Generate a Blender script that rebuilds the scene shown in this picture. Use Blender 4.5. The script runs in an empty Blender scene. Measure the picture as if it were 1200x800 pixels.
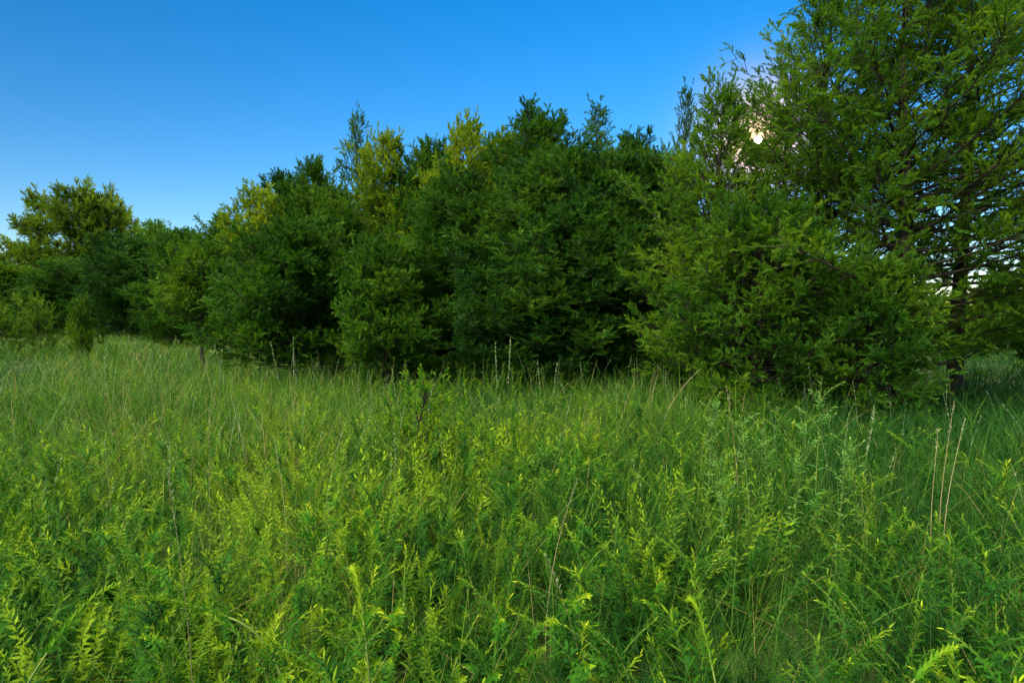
import bpy, math, random
import numpy as np

# ---------------------------------------------------------------- camera, sky, sun, exposure
sc = bpy.context.scene
COL = sc.collection
CAM_H = 1.65
FPX = 667.0            # focal length in pixels of the 1200 px wide photograph
HOR = 370.0            # row of the horizon
cam_d = bpy.data.cameras.new('camera'); cam = bpy.data.objects.new('camera', cam_d); COL.objects.link(cam)
cam.location = (0, 0, CAM_H)
cam.rotation_euler = (math.radians(90 - 2.58), 0, 0)
cam_d.lens = 20.0; cam_d.sensor_width = 36.0; cam_d.clip_start = 0.05; cam_d.clip_end = 6000
sc.camera = cam

SUN_AZ = math.radians(23.1)      # to the right of +Y
SUN_EL = math.radians(15.6)
SUN_DIR = np.array([math.sin(SUN_AZ)*math.cos(SUN_EL), math.cos(SUN_AZ)*math.cos(SUN_EL), math.sin(SUN_EL)])
SKY_STRENGTH = 0.095
SUN_STRENGTH = 5.0
EXPOSURE = 0.9
AUREOLE = 2.2
FILL_CLOUD = 6.6  # strength of the added fill cloud, outside the view
FILL_CLOUD_DIR = np.array([-0.42, -0.36, 0.83])/np.linalg.norm([-0.42, -0.36, 0.83])

w = bpy.data.worlds.new('World'); sc.world = w; w.use_nodes = True
nt = w.node_tree; nt.nodes.clear()
out = nt.nodes.new('ShaderNodeOutputWorld'); bg = nt.nodes.new('ShaderNodeBackground')
sky = nt.nodes.new('ShaderNodeTexSky'); sky.sky_type = 'NISHITA'; sky.sun_disc = False
sky.sun_elevation = SUN_EL; sky.sun_rotation = SUN_AZ
sky.altitude = 300; sky.air_density = 1.0; sky.dust_density = 0.0; sky.ozone_density = 2.0
hs = nt.nodes.new('ShaderNodeHueSaturation'); hs.inputs['Saturation'].default_value = 1.46
nt.links.new(sky.outputs[0], hs.inputs['Color']); 
tint = nt.nodes.new('ShaderNodeMix'); tint.data_type = 'RGBA'; tint.blend_type = 'MULTIPLY'; tint.inputs[0].default_value = 1
nt.links.new(hs.outputs[0], tint.inputs[6]); tint.inputs[7].default_value = (0.95, 0.96, 1.06, 1); nt.links.new(tint.outputs[2], bg.inputs[0])
bg.inputs[1].default_value = SKY_STRENGTH
def wn(t, **kw):
    n_ = nt.nodes.new(t)
    for k_, v_ in kw.items(): setattr(n_, k_, v_)
    return n_
def wmath(op, a, b=None, c=None, clamp=False):
    n_ = wn('ShaderNodeMath', operation=op, use_clamp=clamp)
    for i_, q in enumerate((a, b, c)):
        if q is None: continue
        if isinstance(q, (int, float)): n_.inputs[i_].default_value = q
        else: nt.links.new(q, n_.inputs[i_])
    return n_.outputs[0]
tcw = wn('ShaderNodeTexCoord'); dv = wn('ShaderNodeVectorMath', operation='NORMALIZE'); nt.links.new(tcw.outputs['Generated'], dv.inputs[0])
# warm aureole round the sun: air lit at grazing angles
dt = wn('ShaderNodeVectorMath', operation='DOT_PRODUCT'); nt.links.new(dv.outputs[0], dt.inputs[0]); dt.inputs[1].default_value = tuple(SUN_DIR)
dpos = wmath('MAXIMUM', dt.outputs['Value'], 0.0)
au = wmath('ADD', wmath('MULTIPLY', wmath('POWER', dpos, 7000.0), AUREOLE*1.1), wmath('MULTIPLY', wmath('POWER', dpos, 300.0), AUREOLE*0.03))
bau = wn('ShaderNodeBackground'); bau.inputs[0].default_value = (1.0, 0.60, 0.24, 1); nt.links.new(au, bau.inputs[1])
# added fill light: an invented, unseen cloud bank above and behind the camera
dc = wn('ShaderNodeVectorMath', operation='DOT_PRODUCT'); nt.links.new(dv.outputs[0], dc.inputs[0]); dc.inputs[1].default_value = tuple(FILL_CLOUD_DIR)
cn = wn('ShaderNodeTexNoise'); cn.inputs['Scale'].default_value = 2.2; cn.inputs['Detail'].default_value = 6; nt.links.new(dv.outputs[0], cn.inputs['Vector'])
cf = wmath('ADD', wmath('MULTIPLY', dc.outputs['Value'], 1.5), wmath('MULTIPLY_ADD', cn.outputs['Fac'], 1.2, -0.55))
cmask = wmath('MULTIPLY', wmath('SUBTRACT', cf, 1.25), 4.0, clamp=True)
bcl = wn('ShaderNodeBackground'); bcl.inputs[0].default_value = (1.0, 0.93, 0.74, 1); bcl.inputs[1].default_value = FILL_CLOUD
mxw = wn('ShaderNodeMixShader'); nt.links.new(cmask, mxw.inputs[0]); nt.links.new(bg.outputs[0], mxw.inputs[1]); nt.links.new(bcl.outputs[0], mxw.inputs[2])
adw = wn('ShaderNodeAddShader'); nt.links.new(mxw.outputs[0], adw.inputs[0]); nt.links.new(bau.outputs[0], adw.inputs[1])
bwm = wn('ShaderNodeBackground'); bwm.inputs[0].default_value = (1.0, 0.66, 0.34, 1); bwm.inputs[1].default_value = 0.95
mwm = wn('ShaderNodeMixShader'); nt.links.new(wmath('MULTIPLY', wmath('POWER', dpos, 420.0), 0.95, clamp=True), mwm.inputs[0])
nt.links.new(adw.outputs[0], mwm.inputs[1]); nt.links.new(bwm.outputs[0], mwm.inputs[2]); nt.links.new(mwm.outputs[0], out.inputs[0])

sl = bpy.data.lights.new('sun_lamp', 'SUN'); sl.energy = SUN_STRENGTH; sl.angle = math.radians(0.53); sl.color = (1.0, 0.86, 0.62)
so = bpy.data.objects.new('sun_lamp', sl); COL.objects.link(so)
from mathutils import Vector
so.rotation_euler = Vector(SUN_DIR).to_track_quat('Z', 'Y').to_euler()
so.location = (10, 20, 30)

sc.view_settings.view_transform = 'Standard'
sc.view_settings.look = 'None'
sc.view_settings.exposure = EXPOSURE
sc.view_settings.gamma = 1.0
sc.view_settings.use_curve_mapping = False
sc.cycles.max_bounces = 7; sc.cycles.diffuse_bounces = 3; sc.cycles.transmission_bounces = 3
sc.cycles.glossy_bounces = 2; sc.cycles.transparent_max_bounces = 8
sc.cycles.sample_clamp_indirect = 6.0
sc.cycles.caustics_reflective = False; sc.cycles.caustics_refractive = False
try:
    sc.cycles.use_denoising = True; sc.cycles.denoiser = 'OPENIMAGEDENOISE'
    sc.cycles.denoising_input_passes = 'RGB_ALBEDO_NORMAL'
except Exception:
    pass

R = np.random.default_rng(11)
random.seed(5)

# ---------------------------------------------------------------- helpers
def link(o, parent=None):
    COL.objects.link(o)
    if parent is not None: o.parent = parent
    return o
def tag(o, label=None, cat=None, group=None, kind=None):
    if label: o['label'] = label
    if cat: o['category'] = cat
    if group: o['group'] = group
    if kind: o['kind'] = kind
    return o
def empty(name, loc=(0, 0, 0), rz=0.0):
    o = bpy.data.objects.new(name, None); o.empty_display_size = 0.2
    o.location = loc; o.rotation_euler = (0, 0, rz); return link(o)
def copy_tree(o, parent=None):
    c = o.copy(); COL.objects.link(c); c.parent = parent
    for ch in list(o.children):
        copy_tree(ch, c)
    return c

class MB:
    """collects quads with a per-vertex tint and builds one mesh"""
    def __init__(s): s.v = []; s.f = []; s.t = []; s.n = 0
    def add(s, v, f, t):
        v = np.asarray(v, np.float32).reshape(-1, 3)
        s.v.append(v); s.f.append(np.asarray(f, np.int32).reshape(-1, 4) + s.n); s.t.append(np.asarray(t, np.float32).reshape(-1)); s.n += len(v)
    def mesh(s, name, mat):
        me = bpy.data.meshes.new(name)
        v = np.concatenate(s.v); f = np.concatenate(s.f); t = np.concatenate(s.t)
        me.vertices.add(len(v)); me.vertices.foreach_set('co', v.ravel())
        me.loops.add(f.size); me.loops.foreach_set('vertex_index', f.ravel())
        me.polygons.add(len(f)); me.polygons.foreach_set('loop_start', np.arange(0, f.size, 4, dtype=np.int32))
        a = me.attributes.new('tint', 'FLOAT', 'POINT'); a.data.foreach_set('value', t)
        me.update(calc_edges=True); me.materials.append(mat)
        return me
    def build(s, name, mat, parent=None):
        return link(bpy.data.objects.new(name, s.mesh(name, mat)), parent)

def nrm(a): return a / np.maximum(np.linalg.norm(a, axis=-1, keepdims=True), 1e-9)
def perp(d, up=None):
    """a unit vector across d (random roll)"""
    r = R.normal(size=d.shape); return nrm(np.cross(d, r))

def diamonds(mb, base, d, L, W, tint, fold=0.25, wide=0.45, side=None):
    """N small pointed leaves, one folded quad each"""
    N = len(base); L = np.broadcast_to(L, N)[:, None]; W = np.broadcast_to(W, N)[:, None]
    s = perp(d) if side is None else side; n = np.cross(d, s)
    m = base + d*L*wide
    v = np.stack([base, m + s*W*0.5 + n*W*fold*0.5, base + d*L, m - s*W*0.5 + n*W*fold*0.5], 1)
    mb.add(v, np.arange(4*N), np.repeat(np.broadcast_to(tint, N), 4))

def ribbons(mb, base, d, L, W, bend, k, tint, side=None, prof=None, tipt=None):
    """N blades of k segments; bend (N,3) is the offset reached at the tip"""
    N = len(base); L = np.broadcast_to(L, N)[:, None]; W = np.broadcast_to(W, N)[:, None]
    if side is None: side = perp(d)
    ts = np.linspace(0, 1, k+1)
    if prof is None: prof = lambda t: (1 - t**2.2)*0.9 + 0.06
    V = np.empty((N, k+1, 2, 3), np.float32); T = np.empty((N, k+1, 2), np.float32)
    for j, t in enumerate(ts):
        c = base + d*L*t + bend*t*t
        hw = side*W*0.5*prof(t)
        V[:, j, 0] = c - hw; V[:, j, 1] = c + hw
        T[:, j, :] = (np.broadcast_to(tint, N) + (0 if tipt is None else tipt*t))[:, None]
    i = (np.arange(N)*(k+1)*2)[:, None] + (np.arange(k)*2)[None, :]
    F = np.stack([i, i+1, i+3, i+2], -1)
    mb.add(V, F, T)

def tubes(mb, P, rad, tint, sides=3):
    """P (N,k,3) centre lines, rad (N,k)"""
    P = np.asarray(P, np.float64); rad = np.asarray(rad)
    N, k, _ = P.shape
    T = nrm(np.gradient(P, axis=1))
    ref = np.where(np.abs(T[:, :, 2:3]) > 0.8, np.array([1., 0, 0]), np.array([0, 0, 1.]))
    A = nrm(np.cross(T, ref)); B = np.cross(T, A)
    ang = np.arange(sides)*2*math.pi/sides
    V = P[:, :, None, :] + rad[:, :, None, None]*(A[:, :, None, :]*np.cos(ang)[:, None] + B[:, :, None, :]*np.sin(ang)[:, None])
    o = (np.arange(N)*k*sides)[:, None, None] + (np.arange(k-1)*sides)[None, :, None]
    a = np.arange(sides)[None, None, :]; b = (a+1) % sides
    F = np.stack([o+a, o+b, o+b+sides, o+a+sides], -1)
    mb.add(V, F, np.broadcast_to(np.asarray(tint, np.float32).reshape(-1, 1), (N, k*sides)))

# ---------------------------------------------------------------- materials
def leaf_mat(name, stops, transl=0.4, tr_gain=(1.25, 1.2, 0.55), rough=0.6, spec=0.14, objvar=0.0):
    m = bpy.data.materials.new(name); m.use_nodes = True; n = m.node_tree; n.nodes.clear()
    o = n.nodes.new('ShaderNodeOutputMaterial')
    at = n.nodes.new('ShaderNodeAttribute'); at.attribute_name = 'tint'
    geo = n.nodes.new('ShaderNodeNewGeometry')
    noi = n.nodes.new('ShaderNodeTexNoise'); noi.inputs['Scale'].default_value = 0.9; noi.inputs['Detail'].default_value = 2
    n.links.new(geo.outputs['Position'], noi.inputs['Vector'])
    mm = n.nodes.new('ShaderNodeMath'); mm.operation = 'MULTIPLY_ADD'; mm.inputs[1].default_value = 0.7; mm.inputs[2].default_value = -0.35
    n.links.new(noi.outputs['Fac'], mm.inputs[0])
    ad = n.nodes.new('ShaderNodeMath'); ad.operation = 'ADD'
    n.links.new(at.outputs['Fac'], ad.inputs[0]); n.links.new(mm.outputs[0], ad.inputs[1])
    last = ad
    if objvar:
        oi = n.nodes.new('ShaderNodeObjectInfo'); m2 = n.nodes.new('ShaderNodeMath'); m2.operation = 'MULTIPLY_ADD'
        m2.inputs[1].default_value = objvar; m2.inputs[2].default_value = -objvar/2
        n.links.new(oi.outputs['Random'], m2.inputs[0])
        a2 = n.nodes.new('ShaderNodeMath'); a2.operation = 'ADD'
        n.links.new(ad.outputs[0], a2.inputs[0]); n.links.new(m2.outputs[0], a2.inputs[1]); last = a2
    cr = n.nodes.new('ShaderNodeValToRGB'); e = cr.color_ramp.elements
    while len(e) < len(stops): e.new(0.5)
    for k, (p, c) in enumerate(stops): e[k].position = p; e[k].color = (*c, 1)
    n.links.new(last.outputs[0], cr.inputs['Fac'])
    pb = n.nodes.new('ShaderNodeBsdfPrincipled'); pb.inputs['Roughness'].default_value = rough
    pb.inputs['Specular IOR Level'].default_value = spec
    n.links.new(cr.outputs[0], pb.inputs['Base Color'])
    tr = n.nodes.new('ShaderNodeBsdfTranslucent')
    mul = n.nodes.new('ShaderNodeMix'); mul.data_type = 'RGBA'; mul.blend_type = 'MULTIPLY'; mul.inputs[0].default_value = 1
    n.links.new(cr.outputs[0], mul.inputs[6]); mul.inputs[7].default_value = (*[g for g in tr_gain], 1)
    n.links.new(mul.outputs[2], tr.inputs['Color'])
    mx = n.nodes.new('ShaderNodeMixShader'); mx.inputs[0].default_value = transl
    n.links.new(pb.outputs[0], mx.inputs[1]); n.links.new(tr.outputs[0], mx.inputs[2])
    n.links.new(mx.outputs[0], o.inputs[0])
    return m

def plain_mat(name, c1, c2, scale=8.0, rough=0.9, bump=0.0, stretch=(1, 1, 1)):
    m = bpy.data.materials.new(name); m.use_nodes = True; n = m.node_tree
    pb = n.nodes['Principled BSDF']; pb.inputs['Roughness'].default_value = rough; pb.inputs['Specular IOR Level'].default_value = 0.2
    tc = n.nodes.new('ShaderNodeTexCoord'); mp = n.nodes.new('ShaderNodeMapping'); mp.inputs['Scale'].default_value = stretch
    n.links.new(tc.outputs['Object'], mp.inputs[0])
    no = n.nodes.new('ShaderNodeTexNoise'); no.inputs['Scale'].default_value = scale; no.inputs['Detail'].default_value = 6
    n.links.new(mp.outputs[0], no.inputs['Vector'])
    cr = n.nodes.new('ShaderNodeValToRGB'); cr.color_ramp.elements[0].position = .35; cr.color_ramp.elements[1].position = .65
    cr.color_ramp.elements[0].color = (*c1, 1); cr.color_ramp.elements[1].color = (*c2, 1)
    n.links.new(no.outputs['Fac'], cr.inputs[0]); n.links.new(cr.outputs[0], pb.inputs['Base Color'])
    if bump:
        b = n.nodes.new('ShaderNodeBump'); b.inputs['Strength'].default_value = bump; b.inputs['Distance'].default_value = 0.02
        n.links.new(no.outputs['Fac'], b.inputs['Height']); n.links.new(b.outputs[0], pb.inputs['Normal'])
    return m

M_CEDAR = leaf_mat('cedar_foliage', [(0.0, (0.014, 0.060, 0.008)), (0.5, (0.045, 0.140, 0.010)), (1.0, (0.130, 0.250, 0.014))], 0.42, objvar=0.40)
M_CEDARD = leaf_mat('dark_cedar_foliage', [(0.0, (0.010, 0.048, 0.009)), (0.5, (0.030, 0.108, 0.012)), (1.0, (0.085, 0.190, 0.014))], 0.36, objvar=0.40)
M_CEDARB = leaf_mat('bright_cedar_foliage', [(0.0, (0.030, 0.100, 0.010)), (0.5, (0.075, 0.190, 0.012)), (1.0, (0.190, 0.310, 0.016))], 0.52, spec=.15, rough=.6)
M_PINE = leaf_mat('pine_foliage', [(0.0, (0.050, 0.100, 0.014)), (0.5, (0.105, 0.190, 0.016)), (1.0, (0.190, 0.280, 0.020))], 0.50)
M_BUSH = leaf_mat('bush_foliage', [(0.0, (0.040, 0.110, 0.010)), (0.5, (0.100, 0.210, 0.014)), (1.0, (0.190, 0.320, 0.020))], 0.42)
M_GRASS = leaf_mat('grass_blades', [(0.0, (0.012, 0.066, 0.013)), (0.40, (0.038, 0.142, 0.012)), (0.8, (0.150, 0.280, 0.018)), (1.0, (0.34, 0.28, 0.11))], 0.36, spec=.14, rough=.6)
M_WEED = leaf_mat('weed_leaves', [(0.0, (0.010, 0.062, 0.010)), (0.45, (0.040, 0.160, 0.011)), (1.0, (0.260, 0.400, 0.012))], 0.33, spec=.12, rough=.6)
M_SUNTINT = leaf_mat('sunlight_tinted_foliage', [(0.0, (0.045, 0.120, 0.008)), (0.5, (0.160, 0.265, 0.012)), (1.0, (0.300, 0.380, 0.016))], 0.55)  # backlit sunshine put into the leaf colour as a lighter yellow-green
M_GOLD = leaf_mat('goldenrod_leaves', [(0.0, (0.014, 0.085, 0.012)), (0.5, (0.070, 0.240, 0.012)), (1.0, (0.400, 0.520, 0.016))], 0.36, spec=.12, rough=.6)
M_PALE = leaf_mat('pale_weed_leaves', [(0.0, (0.050, 0.160, 0.030)), (0.5, (0.130, 0.310, 0.055)), (1.0, (0.290, 0.460, 0.080))], 0.34)
M_STEM = leaf_mat('green_stems', [(0.0, (0.070, 0.130, 0.025)), (1.0, (0.180, 0.240, 0.050))], 0.0)
M_DRY = leaf_mat('dry_stems', [(0.0, (0.20, 0.13, 0.06)), (1.0, (0.50, 0.42, 0.25))], 0.1)
M_SEED = leaf_mat('seed_spikes', [(0.0, (0.12, 0.22, 0.06)), (1.0, (0.40, 0.46, 0.28))], 0.2)
M_BARK = plain_mat('cedar_bark', (0.018, 0.014, 0.011), (0.060, 0.047, 0.037), 14, 0.95, 0.8, (1, 1, .15))
M_GROUND = plain_mat('meadow_soil', (0.020, 0.030, 0.010), (0.060, 0.110, 0.020), 1.2, 1.0)

def X(px, d): return (px - 600)/FPX*d
def Hz(py, d): return CAM_H + (HOR - py)/FPX*d

def gz(x, y):
    return (0.03*np.sin(x*0.35+1)*np.cos(y*0.28) + 0.04*np.sin(x*0.9+y*0.7))*np.clip(np.hypot(x, y)/8, 0, 1)

# ---------------------------------------------------------------- the ground
def ground():
    a = np.concatenate([-np.geomspace(900, 40, 14), np.linspace(-38, 38, 77), np.geomspace(40, 900, 14)])
    xx, yy = np.meshgrid(a, a); n = len(a)
    zz = gz(xx, yy)*np.clip(1 - (np.hypot(xx, yy)-40)/60, 0, 1)
    v = np.stack([xx, yy, zz], -1).reshape(-1, 3)
    i = np.arange(n*n).reshape(n, n)
    f = np.stack([i[:-1, :-1], i[:-1, 1:], i[1:, 1:], i[1:, :-1]], -1).reshape(-1, 4)
    mb = MB(); mb.add(v, f, np.zeros(len(v)))
    tag(mb.build('ground', M_GROUND), 'dark soil under the meadow', 'ground', kind='structure')
ground()

# the sun itself, far beyond everything
def sun_ball():
    bpy.ops.mesh.primitive_uv_sphere_add(segments=32, ring_count=16, radius=4000*math.tan(math.radians(0.36)), location=tuple(SUN_DIR*4000))
    o = bpy.context.object; o.name = 'sun'; o.data.name = 'sun'
    m = bpy.data.materials.new('sunlight'); m.use_nodes = True; n = m.node_tree; n.nodes.clear()
    e = n.nodes.new('ShaderNodeEmission'); e.inputs[0].default_value = (1, .90, .70, 1); e.inputs[1].default_value = 60
    oo = n.nodes.new('ShaderNodeOutputMaterial'); n.links.new(e.outputs[0], oo.inputs[0]); o.data.materials.append(m)
    tag(o, 'low sun shining through the branches', 'sun', kind='structure')
sun_ball()

# ---------------------------------------------------------------- trees
def spray_template(n=22, L=1.0, ang=38):
    """a feathery spray along +Z: base points, directions, relative sizes"""
    t = np.linspace(0.03, 1.0, n); a = np.arange(n)*2.4
    th = np.radians(ang*(1-0.65*t) + R.uniform(-8, 8, n))
    d = np.stack([np.sin(th)*np.cos(a), np.sin(th)*np.sin(a)*0.7, np.cos(th)], -1)
    b = np.stack([np.zeros(n), np.zeros(n), t*L*0.85], -1)
    return b, nrm(d), 0.65 + 0.5*np.sin(t*math.pi*0.85+0.3)

def frames(d):
    a = perp(d); return np.stack([a, np.cross(d, a), d], -1)      # columns

def prof_ovoid(t): return np.sin(np.clip(t, 0, 1)**0.75*math.pi*0.93 + 0.18)**0.8
def prof_cone(t): return (1-t)**0.75*(0.45+0.55*np.clip(t/0.18, 0, 1)) + 0.06
def prof_round(t): return (1-t**1.6)**0.8*(0.55+0.45*np.clip(t/0.2, 0, 1)) + 0.05
def prof_open(t): return (1-t)**0.55*(0.6+0.4*np.clip(t/0.25, 0, 1)) + 0.04

PRUNE = []   # (point a, direction, radius) rays kept clear in world space: the gap the sun shines through

def clear_of(P, world, r):
    ok = np.ones(len(P), bool)
    for a, dr, r0 in PRUNE:
        q = P + np.array(world) - a; al = q @ dr; ok &= np.linalg.norm(q - al[:, None]*dr, axis=1) > r
    return ok

def make_tree(H, Rad, z0, n_limb, prof, mat, leaf=(0.075, 0.02), spray=0.26, sub_gap=0.17, per_sub=4, n_leaf=22,
              el=(5, 62), trunk_r=0.09, sub_len=1.0, limb_r=0.2, lean=0.0, spiky=0.0, clump=0.0, world=None, kinds=1, droop=0.0, forks=0, inner=0.2, tint0=0.0, zpow=0.85):
    """returns meshes (trunk, branches, crown)"""
    tr = MB(); br = MB(); cr = MB()
    kz = np.linspace(0, 1, 14)
    bx = 0.10*np.sin(kz*5+R.uniform(0, 6))*kz + lean*kz*H*0.2; by = 0.10*np.sin(kz*4+R.uniform(0, 6))*kz
    spine = np.stack([bx, by, kz*H*0.97], -1)
    tr.add(*_tube1(spine, trunk_r*(1-kz)**0.8*1.0 + 0.008, 9)); 
    def tp(z):
        f = np.clip(z/(H*0.97), 0, 1); return np.stack([np.interp(f, kz, bx), np.interp(f, kz, by), z], -1)
    tt = np.linspace(0, .985, 200); wt = 0.25 + prof(tt); cw = np.cumsum(wt); cw = (cw-cw[0])/(cw[-1]-cw[0])
    t = np.interp(np.linspace(0, 1, n_limb), cw, tt)**zpow + R.uniform(-.01, .01, n_limb); t = np.clip(t, 0, 0.99)
    z = z0 + t*(H-z0)
    az = np.arange(n_limb)*2.39996 + R.uniform(-.5, .5, n_limb)
    L = Rad*prof(t)*R.uniform(0.68, 1.12, n_limb)
    if spiky:
        L *= np.where(R.random(n_limb) < 0.2, 1+spiky, 1)
    # lobes: the crown outline swells and pinches with direction and height
    L *= 1 + 0.22*np.sin(az*2+z*1.1) + 0.14*np.sin(az*3 - z*2.0)
    L = np.maximum(L, 0.22)
    e = np.radians(el[0] + (el[1]-el[0])*t**1.2 + R.uniform(-9, 9, n_limb))
    d0 = np.stack([np.cos(az)*np.cos(e), np.sin(az)*np.cos(e), np.sin(e)], -1)
    S = tp(z)
    K = 10; s = np.linspace(0, 1, K)
    bendv = np.stack([0*L, 0*L, L*(0.22-droop)], -1) + R.normal(size=(n_limb, 3))*L[:, None]*0.08
    wig = nrm(R.normal(size=(n_limb, 3)))*L[:, None]*0.045; wf = R.uniform(4, 9, n_limb); wp = R.uniform(0, 6, n_limb)
    P = S[:, None, :] + d0[:, None, :]*(L[:, None]*s)[:, :, None] + bendv[:, None, :]*(s**2)[None, :, None] + wig[:, None, :]*(np.sin(wf[:, None]*s+wp[:, None])-np.sin(wp)[:, None])[:, :, None]
    rad = (trunk_r*limb_r*(1-t)**0.5+0.005)[:, None]*(1-0.85*s)[None, :]
    tubes(br, P, rad, R.random(n_limb), 4)
    # sub branches
    SB = []; SD = []; SL = []; 
    for i in range(n_limb):
        n = max(2, int(L[i]*(1-inner)/sub_gap*1.15))
        u = inner + (1-inner)*np.sort(R.random(n))**0.8
        p = S[i] + d0[i]*L[i]*u[:, None] + bendv[i]*(u**2)[:, None] + wig[i]*(np.sin(wf[i]*u+wp[i])-math.sin(wp[i]))[:, None]
        tan = nrm(d0[i]*L[i] + 2*bendv[i]*u[:, None])
        sd = np.cross(tan, [0, 0, 1.0]); sd = nrm(sd)*np.where(np.arange(n) % 2, 1, -1)[:, None]
        dd = nrm(tan*R.uniform(.5, 1.1, n)[:, None] + sd*R.uniform(.3, 1.1, n)[:, None] + np.array([0, 0, 1])*R.normal(0.18, 0.45, n)[:, None])
        SB.append(p); SD.append(dd); SL.append((0.20+0.30*R.random(n))*(1.25-0.6*u)*min(1.3, 0.5+L[i]/1.6)*sub_len)
        # the leading tip
        SB.append((S[i]+d0[i]*L[i]*0.93+bendv[i]*0.86)[None]); SD.append(nrm(tan[-1:]+np.array([[0, 0, .25]]))); SL.append(np.array([0.36]))
    SB = np.concatenate(SB); SD = np.concatenate(SD); SL = np.concatenate(SL)*(spray/0.26)
    # the top leader
    nt_ = 7; zt = np.linspace(H*0.9, H*0.985, nt_); SB = np.concatenate([SB, tp(zt)]); SD = np.concatenate([SD, nrm(np.stack([R.normal(0, .35, nt_), R.normal(0, .35, nt_), np.ones(nt_)], -1))]); SL = np.concatenate([SL, np.full(nt_, .34)])
    if world is not None:
        k_ = clear_of(SB + SD*SL[:, None]*.5, world, .09); SB, SD, SL = SB[k_], SD[k_], SL[k_]
    n = len(SB); s3 = np.linspace(0, 1, 3)
    Q = SB[:, None, :] + SD[:, None, :]*(SL[:, None]*s3)[:, :, None]
    tubes(br, Q, np.broadcast_to(np.array([0.006, 0.004, 0.002])*max(1, trunk_r/0.11), (n, 3)), R.random(n), 3)
    clumpt = 0.5 + 0.25*np.sin(SB[:, 0]*2.1+SB[:, 2]*1.3) * np.cos(SB[:, 1]*1.9-SB[:, 2]*2.2)
    rr = np.repeat(np.arange(n), per_sub)
    u = R.uniform(0.15, 1.0, len(rr))
    B = SB[rr] + SD[rr]*(SL[rr]*u)[:, None]
    D = nrm(SD[rr] + R.normal(size=(len(rr), 3))*0.55 + np.array([0, 0, 0.22-droop]))
    if clump:
        keep = R.random(len(rr)) > clump; B, D, rr = B[keep], D[keep], rr[keep]
    if world is not None:
        for a, dr, r0 in PRUNE:
            q = B + np.array(world) - a; al = q @ dr; dist = np.linalg.norm(q - al[:, None]*dr, axis=1)
            keep = dist > r0; B, D, rr = B[keep], D[keep], rr[keep]
    sl = spray*R.uniform(.55, 1.1, len(B))
    F = frames(D)
    for v in range(4):
        tb, td, ts = spray_template(n_leaf)
        m = (np.arange(len(B)) % 4) == v
        if not m.any(): continue
        Fm = F[m]; nb = np.einsum('nij,kj->nki', Fm, tb)*sl[m][:, None, None] + B[m][:, None, :]
        nd = np.einsum('nij,kj->nki', Fm, td)
        nb += (np.linspace(0, 1, n_leaf)**2)[None, :, None]*(np.array([0, 0, -0.10])*sl[m][:, None])[:, None, :]
        k = m.sum()*n_leaf
        base_t = (clumpt[rr[m]] + R.normal(0, .10, m.sum()))[:, None] + np.linspace(-.12, .14, n_leaf)[None, :] + tint0
        lb = nb.reshape(-1, 3); ld = nrm(nd.reshape(-1, 3) + R.normal(size=(k, 3))*0.14); LL = leaf[0]*np.tile(ts, m.sum())*R.uniform(.7, 1.25, k); bt = base_t.ravel()+R.normal(0, .05, k)
        if world is not None:
            k_ = clear_of(lb + ld*LL[:, None]*.5, world, .06); lb, ld, LL, bt = lb[k_], ld[k_], LL[k_], bt[k_]
        diamonds(cr, lb, ld, LL, leaf[1]*R.uniform(.7, 1.2, len(lb)), bt)
    return tr.mesh('trunk', M_BARK), br.mesh('branches', M_BARK), cr.mesh('crown', mat)

def _tube1(P, rad, sides):
    m = MB(); k = len(P)
    rad = np.array(rad); tubes(m, P[None], rad[None], [0.5], sides)
    V = m.v[0].copy().reshape(k, sides, 3)
    a = np.arange(sides)
    V[0] += (V[0]-P[0])*0.35                                  # root flare
    return V.reshape(-1, 3), m.f[0], m.t[0]

def place_tree(meshes, name, x, y, rz, sx, sz, label, cat='tree', group=None):
    o = empty(name, (x, y, float(gz(x, y))-0.03), rz); o.scale = (sx, sx, sz)
    for nm, me in zip(('trunk', 'branches', 'crown'), meshes):
        c = bpy.data.objects.new(nm, me); link(c, o)
    tag(o, label, cat, group); return o

# variants: (meshes, H, R)
V = {}
V['denseA'] = (make_tree(6.5, 2.3, 0.05, 330, prof_ovoid, M_CEDARD, (0.080, 0.021), 0.27, 0.13, 5, 20, el=(-5, 58)), 6.5, 2.3)
V['denseB'] = (make_tree(6.5, 2.3, 0.05, 320, prof_open, M_CEDAR, (0.080, 0.021), 0.27, 0.13, 5, 20, el=(-2, 52), spiky=.2), 6.5, 2.3)
V['cone']   = (make_tree(6.5, 2.0, 0.20, 300, prof_round, M_CEDAR, (0.078, 0.020), 0.26, 0.13, 5, 20, el=(5, 55), spiky=.3), 6.5, 2.0)
V['yellow'] = (make_tree(6.5, 2.0, 0.50, 170, prof_round, M_SUNTINT, (0.095, 0.034), 0.32, 0.16, 4, 16, el=(5, 55), spiky=.3), 6.5, 2.0)  # crown whose sunlit tone is painted into the foliage colour
V['wispy']  = (make_tree(6.5, 1.5, 0.60, 150, prof_cone, M_CEDARD, (0.070, 0.018), 0.26, 0.18, 3, 18, el=(15, 60), spiky=.5), 6.5, 1.5)
V['pine']   = (make_tree(8.0, 3.4, 0.80, 150, prof_ovoid, M_PINE, (0.14, 0.040), 0.50, 0.20, 8, 18, el=(-5, 55), trunk_r=.16, inner=.45), 8.0, 3.4)
V['small']  = (make_tree(3.2, 1.5, 0.45, 190, prof_open, M_CEDAR, (0.080, 0.024), 0.26, 0.12, 4, 18, el=(5, 55), trunk_r=.06, spiky=.2), 3.2, 1.5)
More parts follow.
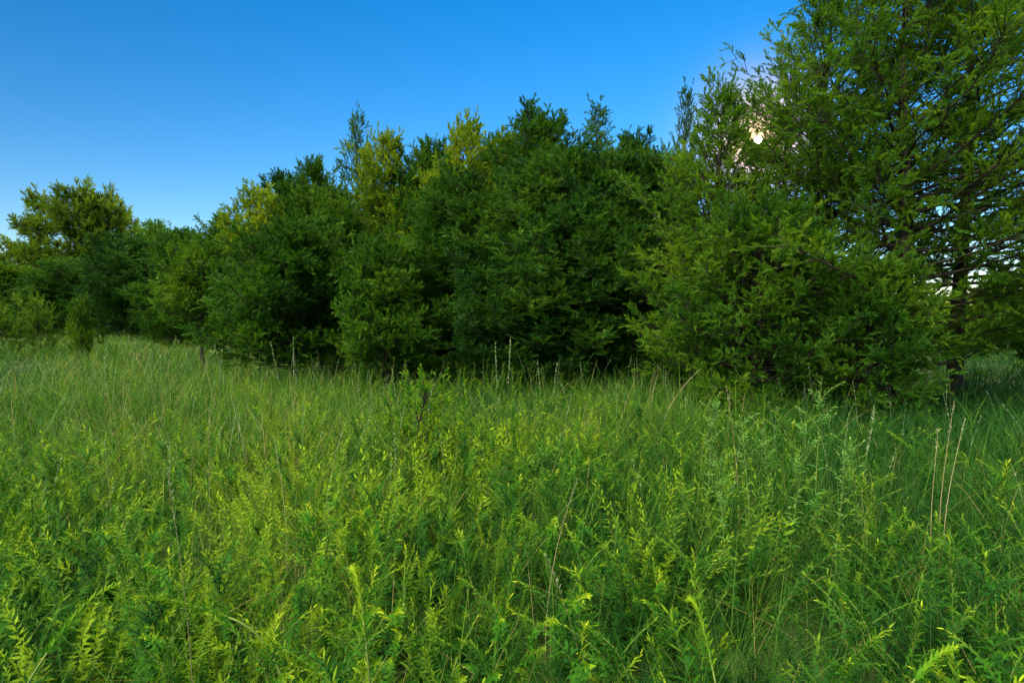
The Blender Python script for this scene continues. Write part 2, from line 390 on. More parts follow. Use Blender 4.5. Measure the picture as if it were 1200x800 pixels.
V['sapling'] = (make_tree(1.2, 0.5, 0.10, 50, prof_round, M_GOLD, (0.030, 0.008), 0.13, 0.07, 5, 18, el=(5, 50), trunk_r=.018, spiky=.4, tint0=.22), 1.2, 0.5)
V['stemmed'] = (make_tree(3.2, 1.4, 1.05, 120, prof_ovoid, M_CEDAR, (0.080, 0.024), 0.26, 0.13, 4, 18, el=(5, 50), trunk_r=.075, spiky=.2), 3.2, 1.4)
V['bush2'] = (make_tree(1.5, 0.9, 0.05, 26, prof_round, M_BUSH, (0.075, 0.026), 0.30, 0.10, 5, 16, el=(5, 75), trunk_r=.02, spiky=.8, lean=.5), 1.5, 0.9)
V['bush']   = (make_tree(1.5, 0.8, 0.10, 46, prof_cone, M_BUSH, (0.070, 0.024), 0.24, 0.09, 5, 18, el=(10, 55), trunk_r=.03, spiky=.5), 1.5, 0.8)

def tree(var, name, px, d, top, rpx, label, cat='tree', group=None, rz=None):
    """px: column of the trunk, d: metres away, top: row of the tip, rpx: half the crown's width in photo pixels"""
    me, H0, R0 = V[var]
    H = Hz(top, d); r = rpx/FPX*d
    return place_tree(me, name, X(px, d), d, R.uniform(0, 6.28) if rz is None else rz, r/R0, H/H0, label, cat, group)

CE = 'cedar tree'
TL = 'trees of the woodland edge'
# front row, centre and left
tree('denseA', 'cedar_tree', 655, 12.5, 195, 125, 'broad dark green rounded cedar filling the middle of the tree wall', CE, TL)
tree('denseB', 'cedar_tree', 530, 13.0, 228, 110, 'dense bushy green cedar just left of the broad rounded middle one', CE, TL)
tree('denseA', 'cedar_tree', 740, 12.2, 205, 95, 'dark full cedar between the broad middle cedar and the sunlit right-hand trees', CE, TL)
tree('denseA', 'cedar_tree', 590, 11.4, 290, 75, 'low bluish dark cedar at the foot of the middle of the tree wall', CE, TL)
tree('small', 'young_cedar', 452, 11.4, 308, 62, 'young bright green cedar with pointed top in front of the tree wall left of centre', CE, TL)
tree('small', 'young_cedar', 343, 12.8, 288, 88, 'wide young cedar with a bare dark stem, left of centre before the tree wall', CE, TL)
tree('stemmed', 'young_cedar', 237, 17.0, 306, 46, 'small rounded cedar with bare forked stem standing alone in the far grass', CE, TL)
tree('cone', 'cedar_tree', 392, 16.0, 236, 72, 'tall green cedar rising behind the wide young cedar left of centre', CE, TL)
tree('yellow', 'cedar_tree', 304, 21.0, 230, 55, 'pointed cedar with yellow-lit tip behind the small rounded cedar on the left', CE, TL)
tree('denseA', 'cedar_tree', 155, 38.0, 284, 56, 'dark low spreading cedar right of the big sunlit pine', CE, TL)
tree('denseB', 'cedar_tree', 212, 31.0, 276, 50, 'dark cedar in the far row between the pine and the pointed cedar', CE, TL)
tree('denseA', 'cedar_tree', 80, 42.0, 310, 56, 'dark green cedar standing in front of the big sunlit pine', CE, TL)
tree('denseB', 'cedar_tree', 8, 44.0, 314, 52, 'dark cedar at the left border of the photo beyond the meadow', CE, TL)
# the big rounded pines far left
tree('pine', 'pine_tree', 92, 52.0, 240, 50, 'big pine with rounded clumps of sunlit foliage above the far left trees', 'pine tree', TL)
tree('pine', 'pine_tree', 130, 53.0, 246, 34, 'second big pine, the right half of the rounded sunlit crown far left', 'pine tree', TL)
tree('pine', 'pine_tree', 28, 52.0, 296, 40, 'lower pine on the far left border beside the big sunlit pine', 'pine tree', TL)
# tops behind
tree('wispy', 'cedar_tree', 420, 19.0, 152, 44, 'thin wispy cedar with see-through pointed top, tallest left of centre', CE, TL)
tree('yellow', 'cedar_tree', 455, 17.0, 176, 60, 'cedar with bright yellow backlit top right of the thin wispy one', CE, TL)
tree('cone', 'cedar_tree', 505, 17.5, 182, 72, 'dark narrow cedar top between the two yellow backlit ones', CE, TL)
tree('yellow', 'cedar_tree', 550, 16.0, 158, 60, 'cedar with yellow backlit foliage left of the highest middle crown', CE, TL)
tree('cone', 'cedar_tree', 632, 16.0, 150, 92, 'tall dark pointed cedar, highest crown in the middle of the tree wall', CE, TL)
tree('wispy', 'cedar_tree', 700, 16.0, 146, 66, 'wispy twin-pointed cedar top right of the highest middle crown', CE, TL)
tree('cone', 'cedar_tree', 735, 16.5, 178, 70, 'second slim cedar point standing behind the wispy twin-pointed top', CE, TL)
tree('cone', 'cedar_tree', 372, 21.0, 203, 52, 'cedar with loose top behind the tall green one left of centre', CE, TL)
tree('denseB', 'cedar_tree', 340, 24.0, 222, 60, 'cedar filling the gap behind the pointed yellow-tipped cedar', CE, TL)
tree('cone', 'cedar_tree', 262, 29.0, 262, 48, 'small pointed cedar top left of the yellow-tipped cedar', CE, TL)
tree('cone', 'cedar_tree', 182, 42.0, 268, 46, 'spiky cedar top just right of the sunlit pine crown', CE, TL)
tree('denseB', 'cedar_tree', 585, 20.0, 185, 75, 'cedar deep in the wood behind the middle crowns', CE, TL)

back = [(470, 20, 240, 95, 'behind the yellow backlit crowns'), (560, 19, 250, 95, 'behind the highest middle crown, to its left'), (660, 18, 245, 95, 'behind the highest middle crown, to its right'),
        (770, 16, 240, 90, 'behind the right end of the dark tree wall'), (840, 15, 290, 80, 'behind the slim ragged cedar'), (950, 16, 325, 70, 'behind the feathery sun-pierced cedar'),
        (380, 24, 255, 70, 'behind the tall green cedar left of centre'), (310, 27, 275, 60, 'behind the yellow-tipped cedar'), (245, 34, 294, 50, 'behind the far row, left of the yellow-tipped cedar'),
        (120, 50, 312, 50, 'at the foot of the big sunlit pine'), (40, 50, 322, 46, 'at the foot of the lower far left pine'), (-40, 46, 308, 60, 'just outside the left border of the meadow')]
for i, (px, d, top, r, wh) in enumerate(back):
    tree('denseA' if i % 2 else 'denseB', 'cedar_tree', px, d, top, r, 'dark cedar ' + wh, CE, TL)
# right-hand trees
def world_tree(var_args, px, d, top, rpx, z0, name, label, **kw):
    x, y = X(px, d), d; H = Hz(top, d); r = rpx/FPX*d
    base = (x, y, float(gz(x, y))-0.03)
    me = make_tree(H, r, z0, world=base, **kw)
    o = empty(name, base)
    for nm, m_ in zip(('trunk', 'branches', 'crown'), me): link(bpy.data.objects.new(nm, m_), o)
    tag(o, label, CE, TL)
PRUNE.append((np.array([0, 0, CAM_H]), SUN_DIR, 0.08))
LF = (0.056, 0.0150)
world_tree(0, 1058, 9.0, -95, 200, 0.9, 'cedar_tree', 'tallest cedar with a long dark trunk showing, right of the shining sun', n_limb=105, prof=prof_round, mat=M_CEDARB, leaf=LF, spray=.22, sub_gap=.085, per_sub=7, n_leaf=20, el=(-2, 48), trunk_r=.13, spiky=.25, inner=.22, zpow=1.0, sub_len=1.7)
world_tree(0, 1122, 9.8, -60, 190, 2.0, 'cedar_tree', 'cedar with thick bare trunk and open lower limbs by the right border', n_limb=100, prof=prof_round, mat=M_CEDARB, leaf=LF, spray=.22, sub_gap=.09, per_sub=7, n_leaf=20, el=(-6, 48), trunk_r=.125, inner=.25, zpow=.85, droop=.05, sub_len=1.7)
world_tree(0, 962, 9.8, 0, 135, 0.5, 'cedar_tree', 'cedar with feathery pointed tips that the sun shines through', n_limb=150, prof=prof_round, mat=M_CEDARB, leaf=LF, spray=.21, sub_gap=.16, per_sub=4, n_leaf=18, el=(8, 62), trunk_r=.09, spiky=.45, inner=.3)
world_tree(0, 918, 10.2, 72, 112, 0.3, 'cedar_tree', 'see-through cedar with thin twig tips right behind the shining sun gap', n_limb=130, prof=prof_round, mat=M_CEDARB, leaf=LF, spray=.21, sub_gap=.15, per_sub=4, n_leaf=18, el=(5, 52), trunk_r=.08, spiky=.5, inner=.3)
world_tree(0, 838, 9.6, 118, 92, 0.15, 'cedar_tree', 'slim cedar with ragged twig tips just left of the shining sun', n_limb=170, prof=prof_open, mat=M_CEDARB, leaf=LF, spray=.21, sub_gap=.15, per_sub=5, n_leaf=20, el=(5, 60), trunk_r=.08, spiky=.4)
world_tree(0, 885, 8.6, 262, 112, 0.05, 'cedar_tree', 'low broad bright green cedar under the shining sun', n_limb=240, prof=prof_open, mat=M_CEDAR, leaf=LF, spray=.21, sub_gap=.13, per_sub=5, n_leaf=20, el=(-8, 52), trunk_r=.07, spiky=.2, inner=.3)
world_tree(0, 1022, 8.0, 322, 74, 0.05, 'young_cedar', 'low dark green cedar in front of the long dark trunk', n_limb=180, prof=prof_open, mat=M_CEDAR, leaf=LF, spray=.21, sub_gap=.13, per_sub=5, n_leaf=20, el=(-8, 55), trunk_r=.05, inner=.3)
tree('denseB', 'cedar_tree', 775, 13.5, 205, 60, 'cedar behind the slim ragged one left of the sun', CE, TL)
tree('wispy', 'cedar_tree', 800, 12.5, 122, 42, 'cedar spire left of the slim ragged cedar against the open sky', CE, TL)
tree('denseB', 'cedar_tree', 1330, 9.5, 60, 110, 'cedar mostly cut off by the right border of the photo', CE, TL)
# sunlit growth beyond, seen through the right-hand trees
for i, (px, d, top, r) in enumerate([(1165, 24, 385, 60), (1215, 26, 340, 70), (1100, 27, 380, 55)]):
    tree('bush', 'shrub', px, d, top, r, ['sunlit yellow-green shrub beyond the thick trunk at the right border', 'tall sunlit shrub beyond the trees at the far right border', 'sunlit shrub glimpsed between the two long trunks'][i], 'shrub', 'sunlit shrubs beyond the right-hand trees')
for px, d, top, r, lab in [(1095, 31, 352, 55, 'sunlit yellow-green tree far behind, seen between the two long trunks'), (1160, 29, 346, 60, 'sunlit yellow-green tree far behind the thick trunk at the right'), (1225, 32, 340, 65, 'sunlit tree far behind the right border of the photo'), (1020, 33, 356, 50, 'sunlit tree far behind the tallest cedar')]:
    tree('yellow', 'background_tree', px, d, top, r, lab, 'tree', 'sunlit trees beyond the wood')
# shrubs in the far left grass
tree('bush2', 'shrub', 46, 23, 370, 15, 'light green shrub with a leaning tip, left of the two in the far left grass', 'shrub', 'shrubs in the far left grass')
tree('bush', 'shrub', 95, 20, 366, 16, 'darker pointed shrub, right of the two in the far left grass', 'shrub', 'shrubs in the far left grass')
tree('bush2', 'shrub', 0, 22, 378, 20, 'rounded yellow sunlit shrub at the left border', 'shrub', 'shrubs in the far left grass')
tree('sapling', 'sapling', 490, 5.6, 458, 44, 'little bright green cedar sapling poking out of the mid-meadow grass', 'sapling')

# ---------------------------------------------------------------- meadow plants
def dirs(az, el): return np.stack([np.cos(az)*np.cos(el), np.sin(az)*np.cos(el), np.sin(el)], -1)

def weed_parts(n, pos, H, lean, kind, leafmb, stemmb, lod=1.0, ptint=0.0, ls=1.0):
    """n leafy plants. pos (n,3) bases, H heights, lean (n,3) offset of the tip"""
    K = 5; s = np.linspace(0, 1, K)
    P = pos[:, None, :] + np.array([0, 0, 1.])*(H[:, None]*s)[:, :, None] + lean[:, None, :]*(s**2)[None, :, None]
    tubes(stemmb, P, (0.0022+0.0008*R.random(n))[:, None]*(1-0.65*s)[None, :], R.random(n), 3)
    if kind == 'gold':   nl, L0, L1, W = 112, 0.050, 0.022, 0.17
    elif kind == 'lance': nl, L0, L1, W = 48, 0.095, 0.040, 0.18
    else:                 nl, L0, L1, W = 60, 0.036, 0.018, 0.21
    nl = int(nl*lod); L0 *= ls; L1 *= ls
    for i in range(nl):
        u = np.clip(0.12 + 0.88*((i+R.random(n))/nl)**(0.85 if kind == 'gold' else 0.9), 0, 1)
        c = pos + np.array([0, 0, 1.])*(H*u)[:, None] + lean*(u**2)[:, None]
        ax = nrm(np.array([0, 0, 1.])*H[:, None] + 2*lean*u[:, None])
        a = i*2.39996 + R.uniform(-.4, .4, n)
        o = perp(ax); o2 = np.cross(ax, o)
        rad = None
        hz = nrm(np.stack([np.cos(a), np.sin(a), 0*a], -1)); hz = nrm(hz - ax*(hz*ax).sum(-1, keepdims=True))
        up = (0.30 if kind == 'gold' else 0.5) + 0.9*u**3
        d = nrm(hz + ax*up[:, None] + R.normal(size=(n, 3))*.15)
        L = (L0 + (L1-L0)*u)*R.uniform(.7, 1.2, n)*(1.0 if lod > .7 else 1.35)
        side = nrm(np.cross(d, ax)+1e-6)
        bend = np.stack([0*L, 0*L, -L*0.30*(1-u*.6)], -1)
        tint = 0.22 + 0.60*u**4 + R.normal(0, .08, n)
        tint = tint + ptint + (0.08 if kind == 'gold' else 0)
        Wd = L*W*(1+0.5*(1-u))*(1.0 if lod > .7 else 1.3)
        if lod > .7:
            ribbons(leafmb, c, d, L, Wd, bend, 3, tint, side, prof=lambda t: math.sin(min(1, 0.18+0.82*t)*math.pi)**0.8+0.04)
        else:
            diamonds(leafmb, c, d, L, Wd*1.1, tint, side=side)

def wedge(n, d0, d1, az=54, pw=1.0):
    """n points in the field of view (and a margin) between two distances"""
    d = (d0**(2*pw) + (d1**(2*pw)-d0**(2*pw))*R.random(n))**(1/(2*pw))
    a = np.radians(R.uniform(-az, az, n)); x = d*np.sin(a); y = d*np.cos(a)
    return x, y
def front_line(x):
    """how far the open meadow reaches before the trees at this x/y slope"""
    return x
def in_meadow(x, y):
    px = 600 + x/np.maximum(y, .1)*FPX
    lim = np.interp(px, [-400, 0, 100, 240, 340, 450, 600, 750, 850, 1000, 1080, 1130, 1400], [60, 50, 42, 27, 16, 13, 12.5, 12, 9.5, 9, 10, 32, 38])
    return y < lim

def zone_noise(x, y): return 0.5+0.5*np.sin(x*0.9+1.3*np.sin(y*0.5))*np.cos(y*0.75+np.sin(x*0.6))

# grass: nobody could count it
def grass():
    mb = MB()
    spec = [(270, 14, 0.7, 3.2, 6, .0042, 1.0), (1000, 14, 3.2, 7, 4, .0052, 1.0), (2500, 14, 7, 14, 3, .0075, .8), (6200, 11, 14, 50, 2, .015, .6)]
    for nc, per, a, b, k, wd, pw in spec:
        cx, cy = wedge(nc, a, b, 56, pw)
        extra = (600+cx/np.maximum(cy, .1)*FPX > 700) & (cy < 9)                 # more grass on the right
        cx = np.concatenate([cx, cx[extra]+.08]); cy = np.concatenate([cy, cy[extra]+.1]); nc = len(cx)
        taz = R.uniform(0, 6.28, nc*per); rr_ = np.abs(R.normal(size=nc*per))*np.repeat(np.interp(cy, [1, 8, 30], [.045, .09, .25]), per)
        x = np.repeat(cx, per)+np.cos(taz)*rr_; y = np.repeat(cy, per)+np.sin(taz)*rr_; th_ = np.repeat(R.uniform(.55, 1.22, nc), per); tt_ = np.repeat(R.normal(0, .14, nc), per)
        m = in_meadow(x, y) & (y > .5); x, y, taz, th_, tt_ = x[m], y[m], taz[m], th_[m], tt_[m]
        N = len(x); z = gz(x, y)
        px = 600+x/y*FPX
        zn = zone_noise(x, y)
        tall = np.interp(y, [0, 2, 4, 8, 40], [.52, .60, .68, .76, .70])*th_
        H = tall*R.uniform(.55, 1.22, N)*(0.85+0.3*zn)
        az = taz + R.normal(0, .5, N); el = np.radians(R.uniform(58, 88, N))
        d = dirs(az, el)
        flop = R.uniform(0.05, 0.85, N)**1.2*(1+.5*np.clip((px-800)/250, 0, 1)*(y < 8))
        bend = np.stack([np.cos(az)*H*flop, np.sin(az)*H*flop, -H*flop*0.45], -1)
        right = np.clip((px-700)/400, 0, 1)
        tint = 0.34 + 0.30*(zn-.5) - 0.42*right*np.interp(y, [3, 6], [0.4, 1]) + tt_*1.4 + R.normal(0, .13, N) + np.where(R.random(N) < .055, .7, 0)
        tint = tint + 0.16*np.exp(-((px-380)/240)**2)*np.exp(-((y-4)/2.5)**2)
        side = nrm(np.stack([-np.sin(az)+R.normal(0, .5, N), np.cos(az)+R.normal(0, .5, N), 0*az], -1))
        ribbons(mb, np.stack([x, y, z], -1), d, H, wd*R.uniform(.6, 1.4, N), bend, k, tint, side, tipt=0.12)
    tag(mb.build('grass', M_GRASS), 'tall green meadow grass', 'grass', kind='stuff')
grass()

# low leafy ground cover under and between everything
def ground_cover():
    lm = MB(); sm = MB()
    def batch(n, a, b, kind, h0, h1, lod, pw=1.0, per=7, spread=.11, right=1.0):
        nc = max(1, n//per); cx, cy = wedge(nc, a, b, 54, pw); ch = R.uniform(h0, h1, nc)*(.82+.36*zone_noise(cx*2.3, cy*2.3)); ct = R.normal(0, .20, nc)
        x = np.repeat(cx, per); y = np.repeat(cy, per); k = R.normal(size=(len(x), 2))*spread; x = x+k[:, 0]; y = y+k[:, 1]
        H = np.repeat(ch, per)*R.uniform(.7, 1.12, len(x)); pt = np.repeat(ct, per)
        px = 600+x/np.maximum(y, .1)*FPX
        m = in_meadow(x, y) & (y > .6) & (R.random(len(x)) < 1-(1-right)*np.clip((px-650)/300, 0, 1)*np.clip((y-2)/1.5, 0, 1))
        x, y, H, k, pt, px = x[m], y[m], H[m], k[m], pt[m], px[m]; N = len(x)
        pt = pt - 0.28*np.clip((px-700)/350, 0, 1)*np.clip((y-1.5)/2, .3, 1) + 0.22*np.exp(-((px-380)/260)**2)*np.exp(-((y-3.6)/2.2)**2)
        lean = np.concatenate([k*1.1 + R.normal(size=(N, 2))*0.15*H[:, None], -0.04*np.ones((N, 1))], 1)
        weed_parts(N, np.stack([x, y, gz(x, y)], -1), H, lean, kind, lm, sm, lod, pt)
    batch(260, 0.8, 3.4, 'leafy', .22, .42, 1.0, spread=.09)
    batch(300, 0.8, 3.2, 'lance', .26, .56, 1.0, per=5, spread=.08)
    batch(430, 0.9, 3.4, 'gold', .30, .70, 1.0, spread=.09)
    batch(1500, 3.0, 7.0, 'gold', .36, .76, .6, spread=.14, right=.25, pw=.8)
    batch(600, 3.2, 6.5, 'lance', .35, .72, .6, per=5, right=.5)
    batch(1700, 6.0, 12, 'gold', .40, .80, .4, spread=.2, right=.2, pw=.6)
    batch(1100, 12, 32, 'lance', .45, .78, .35, spread=.3)
    o = sm.build('undergrowth', M_STEM); tag(o, 'tangle of thin weed stems under the grass', 'undergrowth', kind='stuff')
    o = lm.build('ground_cover', M_WEED); tag(o, 'mass of small leafy weeds filling the meadow', 'weeds', kind='stuff')
ground_cover()

# goldenrod shoots one can tell apart in the foreground
def plant_meshes(kind, H, bend, mat, stem=M_STEM, pt=0.0):
    lm = MB(); sm = MB()
    weed_parts(1, np.zeros((1, 3)), np.array([H]), np.array([[bend, 0.02, -abs(bend)*.35]]), kind, lm, sm, 1.0, pt, 1.22)
    if kind == 'gold':
        for j in range(R.integers(4, 8)):
            f = .42+.5*R.random(); a = R.uniform(0, 6.28); q = .10+.12*R.random()
            weed_parts(1, np.array([[bend*f*f, .02*f*f, H*f-abs(bend)*.35*f*f]]), np.array([q]), np.array([[math.cos(a)*q*.8, math.sin(a)*q*.8, 0]]), 'leafy', lm, sm, .71, pt)
    return sm.mesh('stem', stem), lm.mesh('leaves', mat)
def put(meshes, name, x, y, rz, s, label, cat, group, names=('stem', 'leaves')):
    o = empty(name, (x, y, float(gz(x, y))), rz); o.scale = (s, s, s)
    for nm, me in zip(names, meshes): link(bpy.data.objects.new(nm, me), o)
    return tag(o, label, cat, group)

gold = [plant_meshes('gold', .80, b, M_GOLD, pt=(-.04, .10, -.02, .14, .05, -.10)[int(b*97) % 6]) for b in (.05, .12, .20, .30, .42, .08)]
lance = [plant_meshes('lance', .80, b, M_WEED) for b in (.04, .10, .18, .26)]
def zone(px, d):
    a = 'left' if px < 400 else ('middle' if px < 800 else 'right')
    b = 'along the bottom edge of the photo' if d < 2.1 else ('in the near meadow' if d < 3.3 else 'halfway up the meadow')
    return a, b
protos = {}
def scatter_plants(n, d0, d1, src, name, what, cat, group, h0, h1, seedv):
    x, y = wedge(n, d0, d1, 43, .6)
    for i in range(n):
        if y[i] < .9: continue
        px = 600+x[i]/y[i]*FPX
        if px > 780 and y[i] > 2.3 and R.random() < .75: continue
        a, b = zone(px, y[i])
        lab0 = f'{what} {b}, {"on the " + a if a != "middle" else "in the middle"}'
        k = i % len(src); rz0 = 0
        form = ['straight', 'slightly curved', 'curved', 'bowed', 'strongly arched', 'slim straight'][k]
        rz = R.uniform(0, 6.28); s = R.uniform(h0, h1)/.8
        lab = ('tall ' if s > .5*(h0+h1)/.8 else 'short ') + form + ' ' + lab0
        key = (name, k)
        if key not in protos:
            protos[key] = put(src[k], name, x[i], y[i], rz, s, lab, cat, group)
        else:
            c = copy_tree(protos[key]); c.location = (x[i], y[i], float(gz(x[i], y[i]))); c.rotation_euler = (R.normal(0, .08), R.normal(0, .08), rz); c.scale = (s, s, s); c['label'] = lab
scatter_plants(170, 1.2, 6.0, gold, 'goldenrod', 'feathery goldenrod', 'goldenrod', 'goldenrod shoots in the meadow', .60, .92, 1)
scatter_plants(60, 1.2, 4.2, lance, 'leafy_weed', 'long-leaved weed', 'weed', 'narrow-leaved weeds in the meadow', .50, .78, 2)

# tall pale leafy stalks on the right
tallm = [None]*4
for k in range(4):
    lm = MB(); sm = MB(); H = 1.3; b0 = .05+.04*k
    s_ = np.linspace(0, 1, 10); P = np.stack([b0*s_**2, .02*s_**2, H*s_], -1); tubes(sm, P[None], (.0048*(1-.7*s_))[None], [.6], 5)
    n = 54; u = np.sort(.15+.85*R.random(n)); c = np.stack([b0*u**2, .02*u**2, H*u], -1); a = np.arange(n)*2.4
    d = nrm(np.stack([np.cos(a), np.sin(a), .45+.5*u], -1)); L = (.135-.075*u)*R.uniform(.75, 1.15, n)
    ribbons(lm, c, d, L, L*.15, np.stack([0*L, 0*L, -L*.45], -1), 4, .35+.3*u+R.normal(0, .08, n), nrm(np.stack([-np.sin(a), np.cos(a), 0*a], -1)), prof=lambda t: math.sin(min(1, .15+.85*t)*math.pi)**.7+.03)
    for j in range(6+k):
        z = H*(.66+.045*j); a = j*2.4+k; q = .20-.014*j
        weed_parts(1, np.array([[b0*(z/H)**2, 0, z]]), np.array([q]), np.array([[math.cos(a)*.12, math.sin(a)*.12, 0]]), 'leafy', lm, sm, .36, .1)
    tallm[k] = (sm.mesh('stem', M_STEM), lm.mesh('leaves', M_PALE))
TG = 'tall pale leafy stalks on the right'
for k, (px, d, top, lab) in enumerate([
    (960, 3.6, 432, 'tallest pale green leafy stalk with a branched top, in front of the dark right-hand cedars'),
    (885, 3.4, 478, 'pale leafy stalk left of the tallest branched-top one'),
    (833, 3.9, 463, 'pale leafy stalk with a forked tip, leftmost of the tall pale ones'),
    (930, 3.2, 484, 'pale leafy stalk close in front of the tallest branched-top one'),
    (905, 3.9, 492, 'short pale leafy stalk between the taller ones'),
    (985, 3.1, 505, 'pale leafy stalk right of the tallest branched-top one'),
    (858, 2.9, 530, 'lower pale leafy stalk in front of the forked-tip one'),
    (1015, 3.5, 520, 'rightmost and lowest of the pale leafy stalks')]):
    o = put(tallm[k % 4], 'leafy_stalk', X(px, d), d, R.uniform(0, 6), Hz(top, d)/1.36, lab, 'weed', TG)
o = put(lance[0], 'leafy_weed', X(543, 4.4), 4.4, 1.0, Hz(448, 4.4)/.8, 'single tall leafy weed standing above the grass in mid-meadow right of the sapling', 'weed', 'narrow-leaved weeds in the meadow')

# dry stalks and flowering spikes
def stalk_mesh(H, bend, r=.003, head=0.18, mat=M_DRY, seeds=26, hw=.004):
    s = np.linspace(0, 1, 9); sm = MB(); hm = MB()
    P = np.stack([bend*s**2*H, .03*np.sin(s*4), s*H*(1-.15*abs(bend)*s)], -1)
    tubes(sm, P[None], (r*(1-.7*s))[None], [R.random()], 4)
    u = 1-head*R.random(seeds); c = np.stack([np.interp(u, s, P[:, i]) for i in range(3)], -1)
    a = R.uniform(0, 6.28, seeds); d = nrm(np.stack([np.cos(a)*.5, np.sin(a)*.5, np.ones(seeds)], -1))
    diamonds(hm, c, d, R.uniform(.012, .022, seeds), hw, R.random(seeds))
    return sm.mesh('stem', mat), hm.mesh('seed_head', M_SEED)
DG = 'dry tan grass stalks in the meadow'
for px, d, top, bend, r, lab in [
    (210, 1.75, 545, -.03, .0022, 'long thin tan stalk crossing the lower left foreground weeds'),
    (1113, 3.3, 466, .02, .0040, 'thickest dry tan stalk in the dark grass by the right border'),
    (1118, 3.3, 486, .06, .0030, 'dry tan stalk leaning right, beside the thickest one'),
    (1104, 3.4, 498, -.02, .0030, 'short dry tan stalk left of the thickest one'),
    (872, 4.3, 446, -.12, .0040, 'dry stalk leaning left above the pale leafy stalks'),
    (775, 7.0, 425, .45, .0050, 'dry grass stalk bent over against the dark tree foot'),
    (118, 3.6, 515, .02, .0030, 'reddish dry stalk standing in the left mid-meadow'),
    (235, 3.4, 480, .05, .0028, 'slim dry stalk right of the reddish one in the left mid-meadow'),
    (330, 3.3, 515, -.05, .0028, 'slim dry stalk in mid-meadow between the goldenrod shoots, left of centre'),
    (640, 2.6, 560, .16, .0028, 'brown dry stalk leaning left of centre in the middle of the meadow'),
    (700, 1.9, 650, -.2, .0020, 'fine dry stalk near the bottom middle')]:
    H = Hz(top, d)
    put(stalk_mesh(H, bend, r), 'dry_stalk', X(px, d), d, 0, 1, lab, 'dry stalk', DG, ('stem', 'seed_head'))
FG = 'pale flowering spikes above the grass'
for px, d, top, bend, lab in [
    (584, 5.2, 398, -.02, 'left of the two tall pale flower spikes in the middle against the dark trees'),
    (593, 5.2, 393, .03, 'right of the two tall pale flower spikes in the middle against the dark trees'),
    (637, 5.8, 418, -.05, 'shorter pale spike right of the tall pair in the middle'),
    (645, 6.0, 420, .06, 'last pale spike right of the tall pair in the middle'),
    (341, 5.6, 398, .02, 'pale spike in front of the bare stem of the wide young cedar'),
    (268, 5.6, 405, -.10, 'pale spike leaning left in front of the small far cedar'),
    (330, 5.9, 402, -.08, 'pale spike leaning left beside the one before the wide young cedar'),
    (1018, 3.9, 480, .04, 'thin knotted spike right of the pale leafy stalks'),
    (250, 6.2, 412, .08, 'faint pale spike left of the leaning one in the left meadow'),
    (120, 5.5, 420, .02, 'pale spike rising from the grass far on the left')]:
    H = Hz(top, d)
    put(stalk_mesh(H, bend, .0030, .30, M_STEM, 70, .010), 'flower_spike', X(px, d), d, 0, 1, lab, 'flower spike', FG, ('stem', 'flower_head'))

# fine seed stems along the meadow's far edge, more than one could single out
def seed_stems():
    hm = MB(); n = 420
    x, y = wedge(n, 3.5, 15, 50); m = in_meadow(x, y); x, y = x[m], y[m]; N = len(x)
    H = R.uniform(.70, 1.02, N); b = R.normal(0, .13, (N, 2)); s = np.linspace(0, 1, 6)
    P = np.stack([x[:, None]+b[:, :1]*s**2, y[:, None]+b[:, 1:]*s**2, gz(x, y)[:, None]+H[:, None]*s], -1)
    tubes(hm, P, np.broadcast_to(.0014*(1-.6*s), (N, 6))*np.interp(y, [3, 15], [1, 2.2])[:, None], R.uniform(.0, .8, N), 3)
    for j in range(16):
        u = R.uniform(.72, 1, N); c = np.stack([x+b[:, 0]*u**2, y+b[:, 1]*u**2, gz(x, y)+H*u], -1)
        a = R.uniform(0, 6.28, N)
        diamonds(hm, c, nrm(np.stack([np.cos(a)*.5, np.sin(a)*.5, np.ones(N)], -1)), .018, .004, R.uniform(.4, 1, N))
    tag(hm.build('seed_grass', M_SEED), 'fine pale seed stems of the tall meadow grass', 'grass', kind='stuff')
seed_stems()

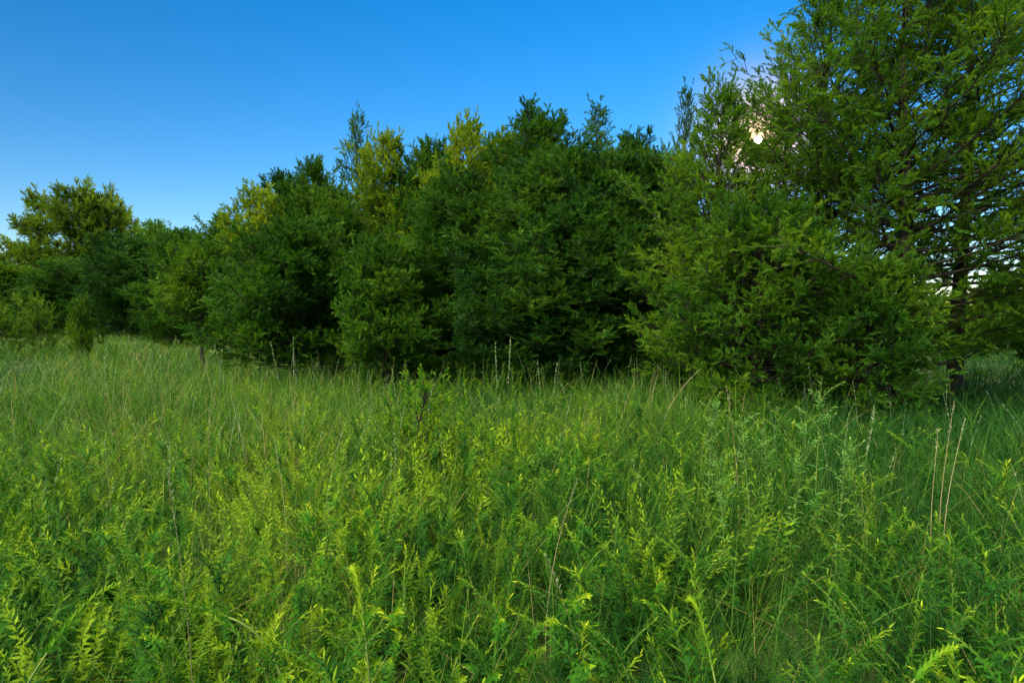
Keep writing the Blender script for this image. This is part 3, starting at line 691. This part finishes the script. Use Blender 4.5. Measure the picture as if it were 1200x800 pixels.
# arching bright fronds in the foreground
def frond(L, rise, mat=M_GOLD):
    lm = MB(); sm = MB(); s = np.linspace(0, 1, 12)
    P = np.stack([L*s, 0*s, rise*np.sin(s*math.pi*.55)], -1)
    tubes(sm, P[None], (.0032*(1-.7*s))[None], [.7], 4)
    n = 84; u = .08+.92*np.arange(n)/n; c = np.stack([np.interp(u, s, P[:, i]) for i in range(3)], -1)
    tan = nrm(np.stack([L*np.ones(n), 0*u, rise*math.pi*.55*np.cos(u*math.pi*.55)], -1))
    a = np.arange(n)*2.4; sd = np.stack([0*a, np.cos(a), np.sin(a)*.8+.2], -1)
    d = nrm(tan*.7+nrm(sd)); 
    Lf = (.032-.016*u)*R.uniform(.8, 1.2, n)
    ribbons(lm, c, d, Lf, Lf*.26, np.zeros((n, 3)), 3, .45+.3*u+R.normal(0, .06, n), nrm(np.cross(d, tan)), prof=lambda t: math.sin(min(1, .18+.82*t)*math.pi)**.8+.04)
    return sm.mesh('stem', M_STEM), lm.mesh('leaves', mat)
AG = 'arching bright fronds in the foreground'
for px, py, d, ang, L, rise, lab in [
    (400, 825, 1.45, 165, .30, .10, 'bright yellow-green frond arching to the left along the bottom edge'),
    (425, 770, 1.5, 118, .16, .16, 'short bright frond curling up beside the long arching one'),
    (270, 735, 1.7, 174, .34, .06, 'long green frond lying almost level in the lower left weeds'),
    (30, 790, 1.5, 60, .20, .14, 'bright frond rising in the bottom left corner'),
    (1080, 815, 1.5, 20, .18, .07, 'bright comb-like frond in the bottom right corner'),
    (845, 810, 1.55, 110, .12, .18, 'upright bright frond at the bottom right of centre')]:
    me = frond(L, rise)
    z = Hz(py, d)
    o = put(me, 'arching_frond', X(px, d), d, math.radians(ang), 1, lab, 'goldenrod', AG)
    # its stem comes up from the ground
    sm = MB(); s = np.linspace(0, 1, 10)
    tn = np.array([L, 0, rise*math.pi*.55]); tn = tn/np.linalg.norm(tn)*-.20; P0 = np.array([tn[0]*1.3, 0, -z]); s_ = s[:, None]
    tubes(sm, (P0*(1-s_)**2 + 2*s_*(1-s_)*tn)[None], np.full((1, 10), .0034), [.4], 4)
    o.location.z = z
    link(bpy.data.objects.new('stalk', sm.mesh('stalk', M_STEM)), o)
